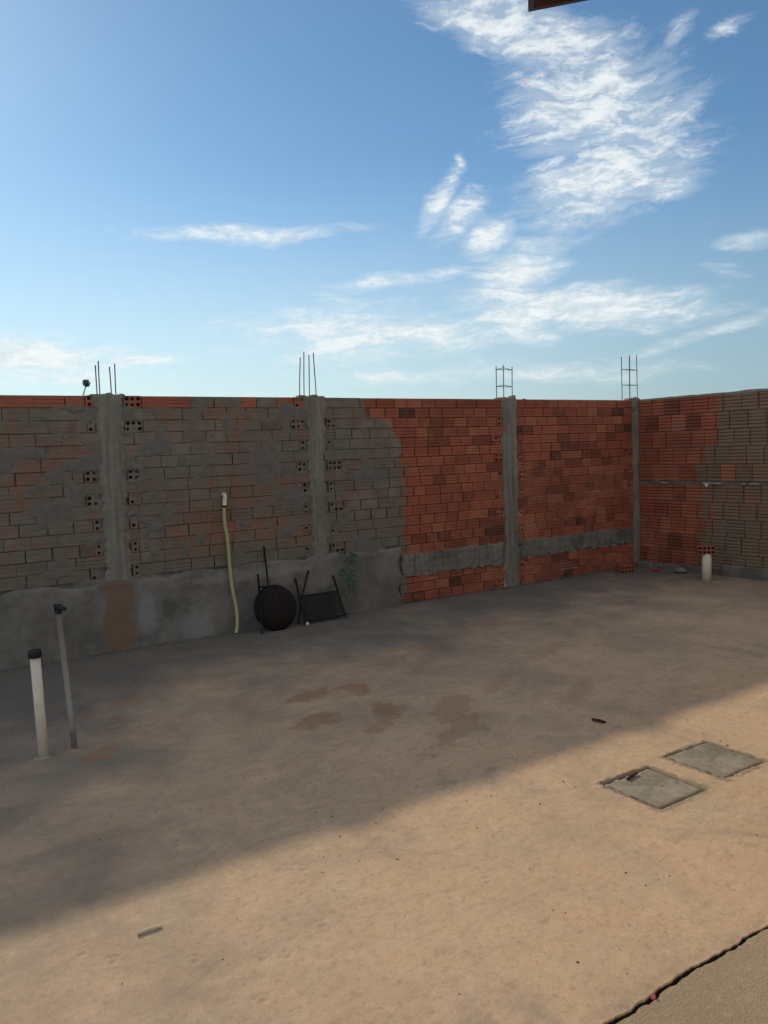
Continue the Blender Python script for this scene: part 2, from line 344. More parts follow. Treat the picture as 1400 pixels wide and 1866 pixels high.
# ------------------------------------------------------------------ floor materials
def floor_material():
    m, t, b = material('dusty yard concrete'); P = t.coord(None); s, ny, z = t.sep(P)
    tt = t.math('MULTIPLY', ny, -1.)                                                       # metres out from the back wall
    big = t.noise(P, .55, 5, .6, .6); mid = t.noise(P, 2.3, 6, .62, .4); fine = t.noise(P, 16, 6, .65)
    strk = t.noise(t.mapping(P, rot=(0, 0, R(25)), sc=(1, 5, 1)), 6, 5, .6, .5)
    dust = t.math('ADD', t.math('MULTIPLY', big, .9), t.math('MULTIPLY', mid, .55))
    dust = t.math('ADD', dust, t.math('MULTIPLY', t.rng(tt, .7, 3.4, smooth=False), .64))     # dust is trodden in away from the wall foot
    dust = t.math('SUBTRACT', dust, t.rng(s, -.2, -1.3, 0, .22))
    k = t.rng(dust, .62, 1.36)
    grey = t.mix(mid, (.135, .116, .1), (.235, .202, .17))
    tan = t.mix(mid, (.53, .34, .208), (.63, .42, .272))
    tan = t.mix(t.rng(t.noise(t.mapping(P, (5, 2, 0)), 1.5, 4, .7, .7), .42, .68, 0, .8), tan, (.44, .315, .205))
    tan = t.mix(t.rng(t.noise(t.mapping(P, (1, 9, 0)), 4.5, 4, .7), .5, .72, 0, .55), tan, (.60, .38, .245))
    tan = t.mix(t.rng(t.noise(t.mapping(P, (7, 3, 0)), 2.6, 4, .7, .5), .5, .7, 0, .5), tan, (.47, .37, .245))
    c = t.mix(k, grey, tan)
    c = t.mix(t.rng(strk, .5, .78, 0, .3), c, (.30, .22, .16))
    c = t.mix(t.math('MULTIPLY', k, t.rng(fine, .5, .75, 0, .4)), c, (.6, .42, .3)); c = t.mix(t.rng(fine, .48, .3, 0, .18), c, (.25, .175, .12))
    c = t.mix(t.rng(t.noise(P, 1.1, 6, .7, .8), .56, .72, 0, .5), c, (.25, .21, .17))
    # clay-coloured stains with ragged rims
    spk = t.noise(P, 210, 2, .6)
    c = t.mix(t.rng(spk, .54, .72, 0, .45), c, (.27, .18, .115)); c = t.mix(t.math('MULTIPLY', k, t.rng(spk, .42, .28, 0, .25)), c, (.72, .54, .38))
    swirl = t.noise(t.mapping(P, rot=(0, 0, R(-50)), sc=(1, 1.8, 1)), 3.4, 4, .65, 1.6)
    c = t.mix(t.math('MULTIPLY', k, t.rng(swirl, .5, .7, 0, .28)), c, (.66, .47, .32)); c = t.mix(t.rng(swirl, .46, .3, 0, .22), c, (.33, .23, .155))
    jit = t.math('MULTIPLY', t.math('SUBTRACT', t.noise(P, 11, 5, .7), .5), 2.0)
    jit2 = t.math('MULTIPLY', t.math('SUBTRACT', t.noise(P, 4.2, 3, .5), .5), 2.4)
    for (ps, pt, ra, rb, ang, kk) in [(.66, 2.09, .33, .11, 4, .75), (.93, 2.14, .1, .16, 0, .7), (.5, 2.55, .26, .12, 20, .75), (.88, 2.62, .16, .09, 60, .7), (.78, 2.8, .3, .08, 35, .5),
                                      (1.25, 2.85, .3, .12, 40, .55), (1.0, 3.2, .4, .12, 25, .5), (1.75, 2.7, .3, .08, 30, .3), (-.45, 1.5, .22, .1, 20, .55), (-.72, 2.28, .16, .1, 30, .6), (2.5, 2.3, .4, .1, 20, .25), (1.9, 1.6, .5, .1, 20, .4), (2.9, 1.2, .6, .14, 10, .25), (2.1, 3.1, .35, .1, 30, .25)]:
        q = t.vmath('LENGTH', t.mapping(P, (ps, -pt, 0), (0, 0, R(ang)), (ra, rb, 1), 'TEXTURE'))
        q = t.math('ADD', q, t.math('ADD', jit, jit2))
        c = t.mix(t.rng(q, 1.05, .55, 0, kk), c, (.31, .168, .1))
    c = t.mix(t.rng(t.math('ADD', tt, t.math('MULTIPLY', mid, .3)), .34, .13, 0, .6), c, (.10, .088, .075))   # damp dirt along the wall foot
    for (ca_, cb_, cc_, cd_) in [(1.067, 1.402, 4.17, 4.503), (1.556, 1.885, 4.15, 4.482)]:      # cement pushed up around the covers
        qx = t.math('SUBTRACT', t.math('ABSOLUTE', t.math('SUBTRACT', s, (ca_+cb_)/2)), (cb_-ca_)/2)
        qy = t.math('SUBTRACT', t.math('ABSOLUTE', t.math('SUBTRACT', tt, (cc_+cd_)/2)), (cd_-cc_)/2)
        q = t.math('ADD', t.math('MAXIMUM', qx, qy), t.math('ADD', t.math('MULTIPLY', jit, .02), t.math('MULTIPLY', t.math('SUBTRACT', fine, .5), .09)))
        c = t.mix(t.rng(q, .034, .012, 0, .8), c, (.25, .19, .13))
    damp_shade = t.rng(t.math('ADD', tt, t.math('ADD', t.math('MULTIPLY', mid, 1.2), t.rng(s, -1.2, .4, -.7, 0.))), 2.1, .9, 0, .6)  # staining with shade painted in: darker near the wall and to the left
    c = t.mix(damp_shade, c, (.125, .113, .102))
    pit = t.rng(t.voronoi(t.mapping(P, sc=(1, 1.3, 1)), 26), .03, .10, 1, 0)
    pit = t.math('MULTIPLY', pit, t.rng(t.noise(P, 5, 2), .5, .6))
    c = t.mix(t.math('MULTIPLY', pit, .7), c, (.07, .055, .045))
    f2 = t.noise(t.mapping(P, (2, 5, 0)), 36, 3, .65)
    c = t.mix(t.rng(f2, .53, .68, 0, .42), c, (.33, .23, .15)); c = t.mix(t.math('MULTIPLY', k, t.rng(f2, .44, .3, 0, .22)), c, (.66, .49, .345))
    c = t.mix(t.rng(z, -.008, -.014), c, (.035, .027, .02))                                   # gap shade painted in: near-black below the slab surface
    h = t.math('ADD', t.math('MULTIPLY', fine, .6), t.math('ADD', t.math('ADD', t.math('MULTIPLY', t.noise(P, 110, 2, .65), .5), t.math('MULTIPLY', t.noise(P, 46, 2, .6), .7)), t.math('MULTIPLY', swirl, .3)))
    h = t.math('SUBTRACT', h, t.math('MULTIPLY', pit, 1.3))
    finish(t, b, c, .92, t.bump(h, .28, .007), spec=.18); return m
M_FLOOR = floor_material()
m, t, b = material('house pavement cement'); P = t.coord(None)
n = t.noise(P, 3, 6, .65); n2 = t.noise(P, 40, 5, .65)
c = t.mix(n, (.28, .2, .128), (.41, .305, .2)); c = t.mix(t.rng(n2, .5, .75, 0, .4), c, (.5, .39, .28))
finish(t, b, c, .93, t.bump(t.math('ADD', n2, t.noise(P, 150, 3)), .6, .006), spec=.15); M_PAVE = m
m, t, b = material('bare soil'); P = t.position(); n = t.noise(P, .4, 8, .6)
finish(t, b, t.mix(n, (.11, .065, .04), (.24, .15, .09)), .95, t.bump(t.noise(P, 6, 6), .6, .05)); M_SOIL = m

# ------------------------------------------------------------------ ground, yard floor, pavement
g = MB().add([(-700, -700, -.085), (700, -700, -.085), (700, 700, -.085), (-700, 700, -.085)], [(0, 1, 2, 3)]).build('ground', M_SOIL); g['kind'] = 'structure'

COVERS = [(1.067, 1.402, 4.17, 4.503), (1.556, 1.885, 4.15, 4.482)]
PAWS = [(-.681, 4.453, 20), (-.521, 4.375, -10), (-.486, 4.167, 25), (-.75, 4.419, 60), (-.828, 4.591, 10), (-1.214, 4.048, 30), (-1.145, 4.148, 15), (-.40, 4.02, 40), (-.93, 4.30, 35), (.1, 4.5, 10), (.35, 4.25, 30)]
def axis(parts):
    o = []
    for a, b_, st in parts: o += list(np.arange(a, b_-1e-6, st))
    return np.array(o+[parts[-1][1]])
sx = axis([(-4, -1.7, .08), (-1.7, 2.3, .0075), (2.3, 3.2, .02), (3.2, 7.4, .06)])
tx = axis([(-.05, 2.4, .03), (2.4, 3.7, .016), (3.7, 5.215, .0085)])
SX, TX = np.meshgrid(sx, tx)
Hh = (fbm(SX*1.1, TX*1.1, 3)-.5)*.012+(fbm(SX*9, TX*9, 3)-.5)*.0022+(fbm(SX*34+TX*9, TX*30, 2)-.5)*.0012
Hh *= sstep(TX, -.05, .3)*.8+.2
for (px, pt, an) in PAWS:
    an = R(an)
    for (ox, oy, rr) in [(0, 0, .012), (-.021, -.02, .006), (-.008, -.029, .006), (.008, -.029, .006), (.021, -.02, .006)]:
        qx = px+ox*math.cos(an)-oy*math.sin(an); qy = pt+ox*math.sin(an)+oy*math.cos(an)
        dd = np.hypot(SX-qx, TX-qy); Hh -= .006*np.exp(-(dd/rr)**2*1.2); Hh += .0005*np.exp(-((dd-rr*1.5)/(rr*.6))**2)
for ci, (a, b_, c0, c1) in enumerate(COVERS):
    jx = (fbm(SX*18+ci*9, TX*18, 3)-.5)*.03
    dd = np.maximum(np.maximum(a-SX, SX-b_), np.maximum(c0-TX, TX-c1))+jx*.3      # signed distance to the square
    Hh += .007*np.exp(-((dd-.016)/.013)**2)*np.clip(fbm(SX*60, TX*60, 3)*2.6-.9, 0, 1.5)*sstep(fbm(SX*5+ci, TX*5, 2), .35, .55)
    Hh = np.where(dd < .0, -.045, Hh)
ed = ((fbm(SX*6, TX*0, 4)-.5)*.03+(fbm(SX*38, TX*0, 3)-.5)*.014)*sstep(TX, 5.12, 5.21)
Hh = Hh-.006*sstep(TX, 5.17, 5.215)*fbm(SX*20, TX*3, 3)
v = np.stack([SX, -(TX+ed), Hh], -1).reshape(-1, 3); nr, nc = SX.shape
i = np.arange(nr-1)[:, None]*nc+np.arange(nc-1)[None, :]
q = np.stack([i, i+nc, i+nc+1, i+1], -1).reshape(-1, 4)
front = (nr-1)*nc+np.arange(nc); sk = v[front].copy(); sk[:, 2] = -.09; sk[:, 1] += .004
k0 = len(v); v = np.concatenate([v, sk]); q = np.concatenate([q, np.stack([front[:-1], k0+np.arange(nc-1), k0+np.arange(1, nc), front[1:]], -1)])
me = bpy.data.meshes.new('yard_floor')
me.vertices.add(len(v)); me.vertices.foreach_set('co', v.astype(np.float32).ravel())
me.loops.add(q.size); me.loops.foreach_set('vertex_index', q.astype(np.int32).ravel())
me.polygons.add(len(q)); me.polygons.foreach_set('loop_start', np.arange(0, q.size, 4, dtype=np.int32)); me.polygons.foreach_set('loop_total', np.full(len(q), 4, dtype=np.int32))
me.update(calc_edges=True); me.validate(); me.polygons.foreach_set('use_smooth', [True]*len(me.polygons))
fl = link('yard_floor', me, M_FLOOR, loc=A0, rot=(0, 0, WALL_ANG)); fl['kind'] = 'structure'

px = axis([(-4, -.8, .1), (-.8, 1.6, .012), (1.6, 7.4, .1)]); pt = axis([(5.222, 5.8, .012), (5.8, 12, .25)])
PX, PT = np.meshgrid(px, pt)
ed = .009+(fbm(PX*6, PT*0, 4)-.5)*.03+(fbm(PX*38, PT*0, 3)-.5)*.014+(fbm(PX*30+5, PT*0+3, 3)-.5)*.012
PZ = -.006+(fbm(PX*2, PT*2, 3)-.5)*.008+(fbm(PX*25, PT*25, 3)-.5)*.0022+.003*sstep(PX, .0, .75)
v = np.stack([PX, -(PT+ed*(1-sstep(PT, 5.23, 5.6))), PZ], -1)
me = grid_mesh('pavement', v[..., 0], v[..., 1], v[..., 2]); me.flip_normals()
pv = link('pavement', me, M_PAVE, loc=A0, rot=(0, 0, WALL_ANG)); pv['kind'] = 'structure'

for ci, (a, b_, c0, c1) in enumerate(COVERS):
    n = 40; uu, vv = np.meshgrid(np.linspace(0, 1, n), np.linspace(0, 1, n)); ins = .017 if ci == 0 else .009
    X = a+ins+(b_-a-2*ins)*uu; T = c0+ins+(c1-c0-2*ins)*vv
    rim = np.minimum(np.minimum(uu, 1-uu), np.minimum(vv, 1-vv))
    Z = .001+(fbm(X*14+ci*7, T*14, 4)-.5)*.007-.008*(1-sstep(rim, 0, .05))*fbm(X*40, T*40, 3)+(.004 if ci else 0.)
    jx = (fbm(T*25, X*0+ci, 3)-.5)*.014*(np.abs(uu-.5) > .49); jt = (fbm(X*25, T*0+ci, 3)-.5)*.014*(np.abs(vv-.5) > .49)
    me = grid_mesh('cover_slab', X+jx, -(T+jt), Z)
    cx, ct = (a+b_)/2, (c0+c1)/2
    # close the rim downwards
    import bmesh
    bm = bmesh.new(); bm.from_mesh(me); be = [e for e in bm.edges if e.is_boundary]
    r_ = bmesh.ops.extrude_edge_only(bm, edges=be)
    for vt in r_['geom']:
        if isinstance(vt, bmesh.types.BMVert): vt.co.z = -.045
    for vt in bm.verts: vt.co.x -= cx; vt.co.y += ct
    bmesh.ops.recalc_face_normals(bm, faces=bm.faces); bm.to_mesh(me); bm.free()
    o = link('inspection_cover', me, M_COVER, loc=yard(cx, ct), rot=(0, 0, WALL_ANG))
    tag(o, ['square cement inspection cover with deep dark seam, nearer the camera', 'square cement inspection cover smoothed over with mortar, at the right edge'][ci], 'cover', 'inspection covers in the yard floor')

# ------------------------------------------------------------------ brick pieces
def brick_mesh(name, h, grooves, depth=.06, hv=0, gw=.005, gd=.0075):
    prof = [(depth, 0), (.002, 0), (0, .002)]
    for k in range(grooves):
        zc = h*(k+1)/(grooves+1)+(random.random()-.5)*.006*hv; prof += [(0, zc-gw), (gd, zc), (0, zc+gw)]
    prof += [(0, h-.002), (.002, h), (depth, h)]
    m_ = len(prof); v = [(-.5, y, z) for y, z in prof]+[(.5, y, z) for y, z in prof]
    fa = [(k, k+m_, (k+1) % m_+m_, (k+1) % m_) for k in range(m_)]+[tuple(reversed(range(m_))), tuple(range(m_, 2*m_))]
    fa = [tuple(reversed(q)) for q in fa]
    return v, fa
def hollow_mesh(w_, h, nx, nz, depth=.09, hr=.32, rough=0.):
    """brick end with rows of open holes; front at y=0, x centred"""
    mb = MB(); cw, ch = w_/nx, h/nz; n = 8
    for a in range(nx):
        for b_ in range(nz):
            x0 = -w_/2+a*cw; z0 = b_*ch; cx = x0+cw/2; cz = z0+ch/2; rr = min(cw, ch)*hr*(1+random.uniform(-.25, .12)*(rough > 0)); dp = depth*.8 if random.random() > rough else .006; cx += random.uniform(-.003, .003)*(rough > 0); cz += random.uniform(-.003, .003)*(rough > 0)
            sq = [(x0+cw, cz), (x0+cw, z0+ch), (cx, z0+ch), (x0, z0+ch), (x0, cz), (x0, z0), (cx, z0), (x0+cw, z0)]
            ci = [(cx+rr*1.12*math.cos(2*math.pi*k/n)*(1 if k % 2 == 0 else 1.1), cz+rr*math.sin(2*math.pi*k/n)*(1 if k % 2 == 0 else 1.1)) for k in range(n)]
            v = [(x, 0, z) for x, z in sq]+[(x, 0, z) for x, z in ci]+[(x, dp, z) for x, z in ci]
            fa = [((k+1) % n, k, n+k, n+(k+1) % n) for k in range(n)]+[(n+(k+1) % n, n+k, 2*n+k, 2*n+(k+1) % n) for k in range(n)]+[tuple(range(2*n, 3*n))]
            mb.add(v, fa)
    x0, x1 = -w_/2, w_/2
    mb.add([(x0, 0, 0), (x1, 0, 0), (x1, depth, 0), (x0, depth, 0), (x0, 0, h), (x1, 0, h), (x1, depth, h), (x0, depth, h)], [(0, 3, 2, 1), (4, 5, 6, 7), (0, 4, 7, 3), (1, 2, 6, 5), (3, 7, 6, 2)])
    return mb
BRS = [mesh('smeared_brick', *brick_mesh('brick', .092, 1+k, hv=1, gd=.0016)) for k in (0, 1, 1)]
for me in BRS: me.materials.append(M_BRICK)
BR = [mesh('brick', *brick_mesh('brick', .092, 2, hv=1, gd=.0055)) for _ in range(3)]
for me in BR: me.materials.append(M_BRICK)
HB = {k: [mesh('hollow_brick', *(lambda q: (q.v, q.f))(hollow_mesh(k*.042+.016, .098, k, 2, hr=.31, rough=.22))) for _ in range(6)] for k in (1, 2, 3)}
for l_ in HB.values():
    for me in l_: me.materials.append(M_BRICK)

COLS = {0: (-.125, .10), 1: (1.78, 1.995), 2: (4.21, 4.445), 3: (6.385, 6.50)}
BAYS = [(-3.4, -.125), (.10, 1.78), (1.995, 4.21), (4.445, 6.385)]
def beam_at(s): return s > 2.82
pieces = []          # (kind, s, z, length, mesh key)
for bi, (b0, b1) in enumerate(BAYS):
    for row in range(21):
        z0 = row*.1
        if z0+.05 < .57 and b1 < 2.0: continue
        lo, hi_ = b0, b1
        if bi == 2 and z0+.05 < .57: lo = 2.82
        if .30 < z0+.05 < .51 and (bi >= 2): continue
        # hollow ends towards the columns, alternate courses
        hl = hr_ = 0
        if row % 2 == 0 and random.random() < .92:
            if bi > 0 and lo == b0: hl = random.choice((1, 2, 2, 3)) if bi < 3 else random.choice((1, 2, 2))
        if row % 2 == 0 and random.random() < .92:
            if bi < 3 or random.random() < .4: hr_ = random.choice((1, 1, 2, 2, 3)) if bi > 0 else random.choice((1, 2))
        if row == 20 and random.random() < .6: hl = hr_ = 0
        if hl: pieces.append(('hollow_brick', lo+hl*.023+.012, z0, None, hl)); lo += hl*.046+.022
        else: lo -= .03 if bi else 0
        if hr_: pieces.append(('hollow_brick', hi_-hr_*.023-.012, z0, None, hr_)); hi_ -= hr_*.046+.022
        else: hi_ += .03
        x = lo
        red_row = bi >= 2
        Ls = []
        while x < hi_-.02:
            if x < 2.7: L = random.choice((.19, .2, .21, .215, .225))
            else: L = random.choice((.15, .155, .16, .165, .17, .28, .19))
            if hi_-x-L < .07: L = hi_-x
            Ls.append((x, L)); x += L
        if row % 2 and len(Ls) > 1:      # shift the bond
            k = Ls[0][1]*.45; Ls = [(Ls[0][0], Ls[0][1]-k)]+[(a-k, l) for a, l in Ls[1:-1]]+[(Ls[-1][0]-k, Ls[-1][1]+k)]
        for a, l in Ls:
            c = a+l/2; edge = 2.86-.42*float(sstep(np.array(z0), 1.62, 2.05))
            pieces.append(('brick' if c > edge else 'smeared_brick', c, z0, l-random.uniform(.006, .013), None))
camS, camT = -1.672, 6.629
def apparent(s, z, l): dd = math.hypot(s-camS, camT); return (l or .1)*.09*camT/dd/dd/dd
stuff = MB()
for kind in ('smeared_brick', 'brick', 'hollow_brick'):
    ps = [p for p in pieces if p[0] == kind]
    vis = [p for p in ps if p[1] > -1.05]; vis.sort(key=lambda p: -apparent(p[1], p[2], p[3]))
    keep = set(id(p) for p in vis[:300])
    for p in ps:
        _, s, z, l, hk = p
        y = random.uniform(-.004, .003)+(.005 if s < 2.7 and random.random() < .08 else 0); rz = random.uniform(-.006, .006); ry = random.uniform(-.0015, .0015)
        if id(p) in keep:
            if hk: link('hollow_brick', random.choice(HB[hk]), None, back, (s, y, z+.004), (0, ry, rz))
            else: link(kind, random.choice(BRS if kind[0] == 's' and random.random() < .93 else BR), None, back, (s, y, z+.004), (0, ry, rz), (l+(random.choice((-.004, .005, .007, .009)) if kind[0] == 's' else 0), 1, 1.01 if kind == 'brick' else 1.035))
        else:
            if hk: v_, f_ = hollow_mesh(hk*.046+.004, .092, hk, 2).v, hollow_mesh(hk*.046+.004, .092, hk, 2).f; l = 1
            else: v_, f_ = brick_mesh('x', .092, 2, hv=1)
            stuff.add([(a*l+s, b_+y, c+z+.004) for a, b_, c in v_], f_)
o = stuff.build('remaining_bricks', M_BRICK, back); o['kind'] = 'stuff'

# mortar body of the wall: joints recessed, squeezed proud in places
sx = np.arange(-3.4, 6.62, .02); zx = np.linspace(-.06, 2.092, 108)
SX, ZX = np.meshgrid(sx, zx)
nn = fbm(SX*7, ZX*9, 4); n_b = fbm(SX*1.5+40, ZX*1.5, 3)
rec = np.where(SX < 2.75, .022-.0245*sstep(nn+.5*(n_b-.5), .43, .64), .026-.012*sstep(nn, .5, .7))
rec = rec-.021*sstep(SX, 3.6, 4.5)*(1-sstep(ZX, 1.2, 1.45))*sstep(nn, .38, .5)
rec = np.where(SX > 2.75, np.maximum(rec, .0055), rec)
for p in pieces:
    if p[0] == 'hollow_brick':
        hw_ = p[4]*.023-.004
        ii = np.where(np.abs(sx-p[1]) < hw_)[0]; kk = np.where((zx > p[2]+.012) & (zx < p[2]+.088))[0]
        rec[np.ix_(kk, ii)] = .11
top = ZX > 2.08
ZX2 = ZX+np.where(top, (fbm(SX*5, SX*0, 3)-.5)*.02, 0)
link('mortar_body', grid_mesh('mortar_body', SX, rec, ZX2, back=.15), M_MORTAR, back)

# rendered lower band, left
def panel(name, parent, mat, s0, s1, z0f, z1f, y0, res=.02, rough=.006, back_y=.03, edge=.0, seed=0.):
    ns, nz = int((s1-s0)/res)+2, max(int(.6/res), 6)
    uu, vv = np.meshgrid(np.linspace(0, 1, ns), np.linspace(0, 1, nz))
    s_ = s0+(s1-s0)*uu+(fbm(vv*9+seed, uu*0+seed, 3)-.5)*edge*(np.abs(uu-.5)*2)**8
    Z = z0f(s_)*(1-vv)+z1f(s_)*vv
    Y = y0-(fbm(s_*5+seed, Z*5, 4)-.5)*rough*2-(fbm(s_*24+seed, Z*24, 3)-.5)*rough*.8
    rim = np.minimum(np.minimum(uu*(s1-s0), (1-uu)*(s1-s0)), np.minimum((vv)*9, (1-vv)*.6))
    Y = Y+.016*(1-sstep(rim, 0, .03))
    return link(name, grid_mesh(name, s_, Y, Z, back=back_y), mat, parent)
wob = lambda s, b0, am, fr, sd: b0+(fbm(s*fr+sd, s*0+sd, 4)-.5)*am
panel('render_band', back, M_RENDER, -3.4, 2.80, lambda s: -.05+0*s, lambda s: wob(s, .59, .1, 7, 3), -.014, seed=3, edge=.12)
panel('tie_beam', back, M_BEAM, 2.83, 4.22, lambda s: wob(s, .262, .085, 17, 4), lambda s: wob(s, .51, .05, 14, 5), -.010, rough=.019, seed=4, edge=.06)
panel('tie_beam', back, M_BEAM, 4.435, 6.40, lambda s: wob(s, .30, .07, 17, 6), lambda s: wob(s, .505, .04, 14, 7), -.008, rough=.016, seed=6, edge=.06)

# concrete columns with their starter bars
def column(k, s0, s1, z0, z1, y0, y1=.12, jag=.03, taper=0.):
    nz, ns = 110, 16; uu, vv = np.meshgrid(np.linspace(0, 1, ns), np.linspace(0, 1, nz)); Z = z0+(z1-z0)*vv
    le = s0+(fbm(vv*26+k*13, vv*0+k, 4)-.5)*jag*1.6-taper*(vv**6); ri = s1+(fbm(vv*26+k*29+5, vv*0+k+3, 4)-.5)*jag*1.6+taper*(vv**6)
    X = le*(1-uu)+ri*uu; prof = 1-np.abs(2*uu-1)**6
    Y = y0*prof+.012*(1-prof)-(fbm(X*6, Z*2+k, 3)-.5)*.014-(fbm(X*40, Z*1.2+k, 2)-.5)*.006
    Z = Z+(vv > .985)*(fbm(X*16, X*0+k, 3)-.35)*.05
    return link('concrete_column', grid_mesh('concrete_column', X, Y, Z, back=y1), M_COL, back)
c1 = column(1, -.125, .10, .57, 2.10, -.012, jag=.05, taper=.015)
c2 = column(2, 1.79, 1.985, .50, 2.10, -.012, jag=.05, taper=.03)
c3 = column(3, 4.215, 4.445, -.05, 2.115, -.016, jag=.035)
c4 = column(4, 6.375, 6.475, -.05, 2.12, -.055, jag=.02)
def bar(col, pts, rad=.0048, name='rebar'):
    return MB().tube(pts, rad, 7).build(name, M_STEEL, col, smooth=True)
def bars(col, lst, z0, lean):
    for (s, y, h, dxl) in lst: bar(col, [(s, y, z0), (s+dxl*.5+random.uniform(-.002, .002), y+.002, (z0+h)/2), (s+dxl, y, h)])
bars(c1, [(-.092, .02, 2.346, .0), (-.054, .09, 2.39, .004), (.022, .02, 2.337, -.004), (.074, .09, 2.37, .006)], 2.05, 0)
bars(c2, [(1.735, .02, 2.471, .028), (1.82, .09, 2.535, .02), (1.841, .02, 2.499, .014), (1.955, .09, 2.53, -.016)], 2.05, 0)
bars(c3, [(4.20, .06, 2.465, .003), (4.43, .06, 2.465, .008), (4.25, .0, 2.472, .004)], 2.0, 0)
bars(c4, [(6.222, .02, 2.63, -.008), (6.367, .02, 2.655, .0), (6.47, .11, 2.65, .0), (6.62, .11, 2.675, -.012)], 2.0, 0)
for z in (2.24, 2.428): bar(c3, [(4.20, .06, z), (4.25, -.006, z+.012), (4.435, .06, z), (4.2, .066, z)], .0034, 'stirrup')
for z in (2.285, 2.475): bar(c4, [(6.218, .02, z), (6.37, .012, z+.003), (6.625, .11, z+.01), (6.47, .118, z+.008), (6.218, .026, z)], .0034, 'stirrup')
# mortar blobs squeezed out on the column tops
for (s, z, rr) in [(1.99, 2.10, .035), (4.40, 2.11, .04), (4.60, 2.10, .025), (6.50, 2.11, .05), (.11, 2.095, .035), (2.02, 2.09, .03)]:
    mb = MB(); mb.lathe([(rr*1.2, 0), (rr, rr*.35), (rr*.5, rr*.6), (.002, rr*.68)], 10)
    mb.v = [(x*(1+.3*random.random()), y*.9, zz*(1+.3*random.random())) for x, y, zz in mb.v]
    mb.build('mortar_lump', M_COL, back, smooth=True, loc=(s, .05, z-.01))

# conduit stub that the pale hose hangs from is part of the hose thing below
# ------------------------------------------------------------------ side wall
RB = [mesh('brick', *brick_mesh('brick', .188, 4, hv=.6, gw=.009, gd=.013)) for _ in range(3)]
for me in RB: me.materials.append(M_BRICK_R)
rest = MB(); zrow = []
z = .06
for k in range(5): zrow.append((z, .196)); z += .198
z = 1.095
for k in range(5): zrow.append((z, .196)); z += .199
for ri, (z0, hh) in enumerate(zrow):
    x = -.02-(ri % 2)*.09
    while x < 6.0:
        L = random.choice((.17, .175, .18, .185, .19, .2)) if x < 1.1 else random.choice((.19, .2, .21, .195))
        y = random.uniform(-.006, .004); gap = random.uniform(.006, .014) if x < .9 else random.choice((.008, .012, .02)); rz = random.uniform(-.012, .012)
        if max(x, .03) < x+L-.04:
            a = max(x, .03); l = x+L-gap-a; c = a+l/2
            if x < 1.95: link('grooved_block', random.choice(RB), None, right, (c, y, z0), (0, random.uniform(-.005, .005), rz), (l, 1, 1))
            else:
                v_, f_ = brick_mesh('x', .188, 4, hv=.6, gw=.009, gd=.013); rest.add([(p*l+c, q_+y, w_+z0) for p, q_, w_ in v_], f_)
        x += L
o = rest.build('remaining_blocks', M_BRICK_R, right); o['kind'] = 'stuff'
sx = np.arange(.0, 6.02, .02); zx = np.linspace(-.06, 2.085, 90); SX, ZX = np.meshgrid(sx, zx); nn = fbm(SX*7+60, ZX*9, 4)
link('mortar_body', grid_mesh('mortar_body', SX, .021-.013*sstep(nn, .45, .7)-.009*sstep(.028-np.abs(ZX-1.066), -.008, .004), ZX, back=.15), M_MORTAR_R, right)
m, t, b = material('pale mortar cap'); P = t.coord(right); n = t.noise(P, 12, 5)
finish(t, b, t.mix(n, (.18, .15, .12), (.38, .33, .28)), .95, t.bump(t.noise(P, 60, 4), .5, .006)); M_CAP = m
panel('mortar_cap', right, M_CAP, .06, 6.0, lambda s: 2.078+0*s, lambda s: wob(s, 2.105, .02, 4, 9), -.006, back_y=.15, seed=9)
panel('footing', right, M_BEAM, .05, 1.0, lambda s: -.05+0*s, lambda s: wob(s, .075, .05, 5, 12), -.10, rough=.014, back_y=.0, seed=12)
panel('footing', right, M_RENDER, 1.15, 6.0, lambda s: -.05+0*s, lambda s: wob(s, .13, .05, 5, 14), -.02, rough=.008, back_y=.0, seed=14)
# pale mortar lumps in the wide bed joint
for (s, l, hgt) in [(.42, .11, .03), (.955, .05, .045), (1.10, .16, .035), (1.55, .13, .028), (1.43, .04, .03)]:
    mb = MB().tube([(s-l/2, 0, 1.062), (s-l*.3, -.012, 1.064), (s+l*.3, -.012, 1.062), (s+l/2, 0, 1.064)], [hgt*.25, hgt*.5, hgt*.48, hgt*.22], 8)
    mb.build('mortar_lump', M_CAP, right, smooth=True)
pc = MB().tube([(1.0, .06, 1.06), (.995, -.035, 1.055)], .026, 12); pc.build('pipe_stub', M_PVC, right, smooth=True)

# ------------------------------------------------------------------ things in the yard
def place(s, tt, z=0): return yard(s, tt, z)
# white standpipe, left
p = empty('standpipe', (-1.881, 4.141, 0)); tag(p, 'upright white plastic pipe with black end cap, far left of the yard', 'pipe')
mb = MB().lathe([(.0265, -.05), (.0265, .55)], 24); mb.build('pipe', M_PVC, p, True, rot=(R(.6), R(-.7), 0))
mb = MB().lathe([(.032, .545), (.034, .55), (.034, .578), (.030, .586), (.012, .588)], 24); mb.build('end_cap', M_BLACK, p, True, rot=(R(.6), R(-.7), 0))
mb = MB().lathe([(.05, -.008), (.043, .002), (.03, .006)], 14); mb.v = [(x*(1+.25*random.random()), y*(1+.25*random.random()), z) for x, y, z in mb.v]; mb.build('cement_collar', M_COVER, p, True)
